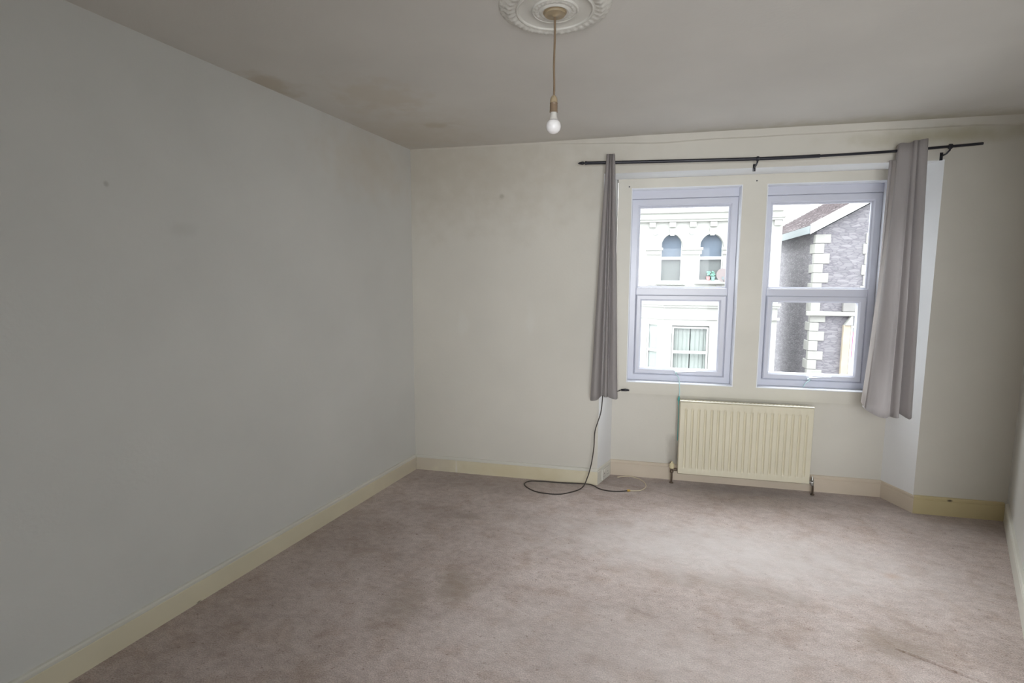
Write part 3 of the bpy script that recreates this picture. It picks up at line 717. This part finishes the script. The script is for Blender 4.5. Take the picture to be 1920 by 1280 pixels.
# arch hoods with keystone
for x0, x1, zb, zt in wins:
    cx = (x0 + x1) / 2; hw = (x1 - x0) / 2; bm = bmesh.new(); zs = 2.69; nn = 20
    o, i_ = [], []
    for k in range(nn + 1):
        a = math.pi * k / nn
        i_.append((cx - (hw + .0) * math.cos(a), zs + (zt - zs) * math.sin(a))); o.append((cx - (hw + .10) * math.cos(a), zs + (zt - zs + .10) * math.sin(a)))
    for k in range(nn): prism_y(bm, [i_[k], i_[k + 1], o[k + 1], o[k]], Y - .05, Y)
    mk('arch_hood', bm, m_render, wh)
    bm = bmesh.new(); prism_y(bm, [(cx - .06, zt - .05), (cx + .06, zt - .05), (cx + .09, zt + .16), (cx - .09, zt + .16)], Y - .09, Y + .02); mk('keystone', bm, m_render, wh)
    # sash window
    f = bmesh.new(); box(f, x0 - .03, x1 + .03, Y + .10, Y + .16, 2.32, 2.41)
    box(f, x0 - .01, x0 + .03, Y + .101, Y + .159, zb, 2.9); box(f, x1 - .03, x1 + .01, Y + .101, Y + .159, zb, 2.9); box(f, x0, x1, Y + .1, Y + .16, zb - .01, zb + .03)
    fr = mk('window_frame', f, m_pframe, wh)
    p = bmesh.new(); prism_y(p, [(x0, 2.38), (x1, 2.38), (x1, 3.0), (x0, 3.0)], Y + .17, Y + .18); prism_y(p, [(x0, 3.0), (x1, 3.0), (x1, 3.12), (x0, 3.12)], Y + .17, Y + .18)
    mk('upper_pane', p, m_pane_up, fr)
    p = bmesh.new(); prism_y(p, [(x0, zb), (x1, zb), (x1, 2.35), (x0, 2.35)], Y + .19, Y + .2); mk('lower_pane', p, m_pane_lo, fr)
    mk('sill', Bx(x0 - .12, x1 + .12, Y - .1, Y + .1, zb - .1, zb - .01, bev=.01), m_render, wh)
mk('sill_band', Bx(x00, xe, Y - .08, Y - .001, 1.42, 1.50), m_render, wh)
for a, b in ((2.22, 2.50), (2.50, 2.80), (4.25, 4.42)):
    mk('lead_flashing', Bx(a, b, Y - .1, Y - .02, 1.5, 1.525 if a > 2.3 else 1.55), m_string, wh)
bm = bmesh.new()
for z0, z1, d in ((.93, 1.0, .10), (.86, .93, .06), (.50, .57, .08)): box(bm, 5.3, xe + d * .7, Y - d, Y, z0, z1)
mk('string_moulding', bm, m_render, wh)['kind'] = 'stuff'
# hipped slate roof
bm = bmesh.new()
v = [bm.verts.new(c) for c in ((x00, Y + .1, ztop), (xe, Y + .1, ztop), (xe, Y + 3.4, ztop), (x00, Y + 3.4, ztop), (x00 + 1.7, Y + 1.7, ztop + .7), (xe - 1.6, Y + 1.7, ztop + .7))]
for f in ((0, 1, 5, 4), (1, 2, 5), (2, 3, 4, 5), (3, 0, 4), (3, 2, 1, 0)): bm.faces.new([v[i] for i in f])
mk('roof', bm, m_slate, wh)
# lower canted bay
bay = [(1.98, Y), (2.72, 12.3), (4.52, 12.3), (5.26, Y)]
def offs(d): return [(1.98 - d * 1.2, Y), (2.72 - d * .45, 12.3 - d), (4.52 + d * .45, 12.3 - d), (5.26 + d * 1.2, Y)]
bm = bmesh.new(); prism(bm, bay, .33, .98); prism(bm, bay, -7.1, -1.7)
for a in ((1.98, 2.19), (2.62, 2.72)): pass
def spl(t, o=0):
    d = Vector((.74, -.70)).normalized(); n_ = Vector((-d.y, d.x)) * -1; q = Vector((1.98, Y)) + (Vector((2.72, 12.3)) - Vector((1.98, Y))) * t + Vector((-.69, -.73)) * o; return (q.x, q.y)
def wallpiece(bm, pts, z0, z1): prism(bm, pts, z0, z1)
wallpiece(bm, [spl(0), spl(.36), spl(.36, -.12), spl(0, -.12)], -1.7, .33)
wallpiece(bm, [spl(.80), spl(1), (2.965, 12.3), (2.965, 12.42), spl(.80, -.12)], -1.7, .33)
wallpiece(bm, [(4.03, 12.3), (4.52, 12.3), (5.26, Y), (4.9, Y), (4.4, 12.42), (4.03, 12.42)], -1.7, .33)
mk('bay', bm, m_render, wh)
bm = bmesh.new(); prism(bm, offs(.12), .95, 1.0); prism(bm, offs(.07), .88, .95); prism(bm, offs(.04), .52, .56)
mk('bay_moulding', bm, m_render, wh)
f = bmesh.new(); frame_y(f, 2.975, 4.02, -1.65, .30, .055, 12.34, 12.40, .008); box(f, 3.0, 4.0, 12.335, 12.39, -.51, -.43)
bf = mk('bay_window_frame', f, m_pframe, wh)
def drapes(x0, x1, z0, z1, y, nf):
    bm = bmesh.new(); rows = []; N = nf * 8
    for z in (z0, z1):
        rows.append([bm.verts.new((x0 + (x1 - x0) * i / N, y + .012 * math.sin(i * math.pi / 4 + math.sin(i * .7)), z)) for i in range(N + 1)])
    for i in range(N): bm.faces.new((rows[0][i], rows[0][i + 1], rows[1][i + 1], rows[1][i]))
    return bm
mk('net_curtain', drapes(3.02, 3.50, -1.6, .26, 12.5, 4), m_net, bf); mk('net_curtain', drapes(3.53, 4.0, -1.6, .26, 12.5, 4), m_net, bf)
mk('backing', Bx(2.98, 4.02, 12.58, 12.6, -1.7, .33), m_pane_lo, bf)
# splay window
def sl(t0, t1, o0, o1, z0, z1):
    bm = bmesh.new(); prism(bm, [spl(t0, o0), spl(t1, o0), spl(t1, o1), spl(t0, o1)], z0, z1); return bm
sf = mk('splay_window_frame', sl(.36, .80, -.02, -.06, -.50, -.42), m_pframe, wh)
for a, b in ((.36, .41), (.755, .80)): mk('stile', sl(a, b, -.02, -.06, -1.7, .33), m_pframe, sf)
mk('pane', sl(.36, .80, -.07, -.075, -1.7, .33), m_net, sf)
# satellite dish
ds = empty('satellite_dish', (4.42, Y - .3, 1.65), 'small round weathered satellite dish beside the right arched window', 'dish')
bm = bmesh.new()
lathe(bm, [(.205, -.05), (.20, -.055), (.16, -.03), (.10, -.010), (.01, 0), (.01, .012), (.10, .002), (.16, -.018), (.205, -.043)], (0, 0, 0), 28, axis='y')
bmesh.ops.rotate(bm, verts=bm.verts, cent=(0, 0, 0), matrix=Matrix.Rotation(-.5, 3, 'Z') @ Matrix.Rotation(.25, 3, 'X'))
bmesh.ops.translate(bm, verts=bm.verts, vec=(4.42, Y - .3, 1.85)); mk('dish_bowl', bm, m_dish, ds, smooth='auto')
bm = bmesh.new(); tube(bm, [(4.42, Y - .28, 1.85), (4.5, Y - .12, 1.78), (4.55, Y, 1.75)], .02); mk('wall_arm', bm, m_fascia, ds)
bm = bmesh.new(); tube(bm, [(4.42, Y - .3, 1.66), (4.36, Y - .52, 1.74)], .012); box(bm, 4.33, 4.39, Y - .58, Y - .5, 1.71, 1.79); mk('receiver_arm', bm, m_fascia, ds)
# things on the inner sill of the arched windows
def pot(x, col, lab):
    bm = bmesh.new(); lathe(bm, [(.045, zb0), (.06, zb0 + .10), (.065, zb0 + .10), (.065, zb0 + .12), (.02, zb0 + .12)], (x, Y + .08, 0), 14)
    t = empty('flower_pot', (x, Y + .08, zb0), lab, 'flower pot')
    mk('pot', bm, mat('pot_' + str(x), col, .6), t, smooth='auto')
    bm = bmesh.new()
    for k in range(14):
        a = random.random() * 6.28; q = random.random() * .07
        vs = bmesh.ops.create_icosphere(bm, subdivisions=1, radius=.03)['verts']
        bmesh.ops.translate(bm, verts=vs, vec=(x + q * math.cos(a), Y + .08 + q * math.sin(a) * .4, zb0 + .15 + random.random() * .12))
    mk('foliage', bm, mat('leaf_' + str(x), (.22, .42, .34), .7), t, kind='stuff')
zb0 = 1.681
pot(4.03, (.6, .3, .3), 'red pot with plant on the sill of the right arched window')
pot(4.17, (.3, .5, .45), 'green pot with plant on the sill of the right arched window')

# stone house to the right
SX = 6.95; SYf = 13.0
sh = empty('stone_house', (10, SYf, -7.1), 'grey rubble stone house with gable and clay tile roof across the street', 'house')
ez = 3.10; RXx = 10.3; sl_ = .575; rzt = ez + .10 + (RXx - SX) * sl_
WX0, WX1, WZ0, WZ1 = 8.48, 9.3, 1.3, 3.0
bm = bmesh.new()
prism_y(bm, [(SX, -7.1), (WX0, -7.1), (WX0, ez + (WX0 - SX) * sl_), (SX, ez)], SYf, SYf + .4)
prism_y(bm, [(WX0, -7.1), (WX1, -7.1), (WX1, WZ0), (WX0, WZ0)], SYf, SYf + .4)
prism_y(bm, [(WX0, WZ1), (WX1, WZ1), (WX1, ez + (WX1 - SX) * sl_), (WX0, ez + (WX0 - SX) * sl_)], SYf, SYf + .4)
prism_y(bm, [(WX1, -7.1), (2 * RXx - SX, -7.1), (2 * RXx - SX, ez), (RXx, ez + (RXx - SX) * sl_), (WX1, ez + (WX1 - SX) * sl_)], SYf, SYf + .4)
box(bm, SX, SX + .4, SYf + .4, SYf + 9, -7.1, ez)
mk('wall', bm, m_stone, sh)
# quoins, each one a stone
qm = {}
z = 3.02; k = 0
while z > -3.2:
    hgt = .285 + .02 * ((k * 7) % 3 - 1)
    lx, ly = (.38, .14) if k % 2 == 0 else (.22, .42)
    if not (.62 < z - hgt / 2 < .86):
        mk('quoin_stone', Bx(SX - .03, SX + lx, SYf - .03, SYf + ly, z - hgt + .012, z, bev=.012), m_quoin, sh)
    z -= hgt; k += 1
# window surround at the right of the gable
for zz in range(6):
    mk('surround_stone', Bx(8.24 - (.06 if zz % 2 else 0), 8.48, SYf - .03, SYf + .2, 3.04 - (zz + 1) * .3 + .01, 3.04 - zz * .3, bev=.012), m_quoin, sh)
mk('window_pane', Bx(8.48, 9.3, SYf + .22, SYf + .24, 1.28, 3.02), m_pane_lo, sh)
# string course and bay block below
mk('string_course', Bx(6.80, 10, SYf - .14, SYf, .665, .79, bev=.015), m_quoin, sh)
mk('lintel', Bx(7.75, 10.2, SYf - .12, SYf - .001, .80, 1.05, bev=.01), m_string, sh)
mk('pilaster', Bx(7.80, 7.985, SYf - .12, SYf + .0, -6, .40, bev=.01), m_ochre, sh, label='ochre stone pier')
bm = bmesh.new(); prism_y(bm, [(7.82, .40), (8.02, .40), (8.02, .66), (7.97, .66)], SYf - .16, SYf - .001); mk('corbel', bm, m_quoin, sh)
f = bmesh.new(); frame_y(f, 8.01, 8.9, -1.6, .38, .06, SYf - .06, SYf - .01, .006); box(f, 8.05, 8.86, SYf - .065, SYf - .02, -.62, -.55)
wf = mk('window_frame', f, m_pframe, sh)
mk('blind', Bx(8.06, 8.17, SYf - .03, SYf - .02, -.55, .20), m_magenta, wf, label='magenta blind edge')
mk('pane', Bx(8.05, 8.86, SYf - .018, SYf - .010, -1.56, .34), m_pane_lo, wf)
mk('curtain_panel', Bx(8.07, 8.8, SYf - .03, SYf - .02, -1.5, -.63), m_net, wf)
# roof: stepped tile courses
bm = bmesh.new(); nc = 22
yF, yB = SYf - .18, SYf + 9
for side in (1, -1):
    for i in range(nc):
        t0 = i / nc; t1 = (i + 1) / nc + .012
        xa = RXx - side * (RXx - SX + .2) * (1 - t0); xb = RXx - side * (RXx - SX + .2) * (1 - min(1, t1))
        za = ez + .16 + (1 - (RXx - side * xa if False else 0)) * 0 + (RXx - SX + .2) * t0 * sl_; zb_ = ez + .16 + (RXx - SX + .2) * min(1, t1) * sl_
        nseg = 30
        for s in range(nseg):
            ya = yF + (yB - yF) * s / nseg + (i % 2) * .12; yb = yF + (yB - yF) * (s + 1) / nseg - .012 + (i % 2) * .12
            if yb > yB: yb = yB
            lift = .012 * random.random()
            q = [(xa, ya, za + .035 + lift), (xa, yb, za + .035 + lift), (xb, yb, zb_ + .005), (xb, ya, zb_ + .005)]
            lo = [(xa, ya, za), (xa, yb, za)]
            vv = [bm.verts.new(c) for c in q]; bm.faces.new(vv); ww = [bm.verts.new(c) for c in lo]; bm.faces.new((vv[0], vv[1], ww[1], ww[0]))
rf = mk('roof_tiles', bm, m_tile, sh); rf['kind'] = 'stuff'
bm = bmesh.new()
prism_y(bm, [(SX - .2, ez + .13), (RXx, ez + .13 + (RXx - SX + .2) * sl_), (2 * RXx - SX + .2, ez + .13), (2 * RXx - SX + .2, ez + .02), (RXx, ez + (RXx - SX + .2) * sl_), (SX - .2, ez + .02)], yF + .03, yB)
mk('roof_deck', bm, m_fascia, sh)
mk('fascia', Bx(SX - .24, SX - .2, yF + .02, yB, ez - .06, ez + .16), m_fascia, sh)
# soffit return and bargeboards
for side in (1, -1):
    bm = bmesh.new()
    xa = RXx - side * (RXx - SX + .22)
    prism_y(bm, [(xa, ez - .08), (RXx, ez - .08 + (RXx - SX + .22) * sl_), (RXx, ez + .20 + (RXx - SX + .22) * sl_), (xa, ez + .20)], yF - .02, yF + .02)
    mk('bargeboard', bm, m_barge, sh)
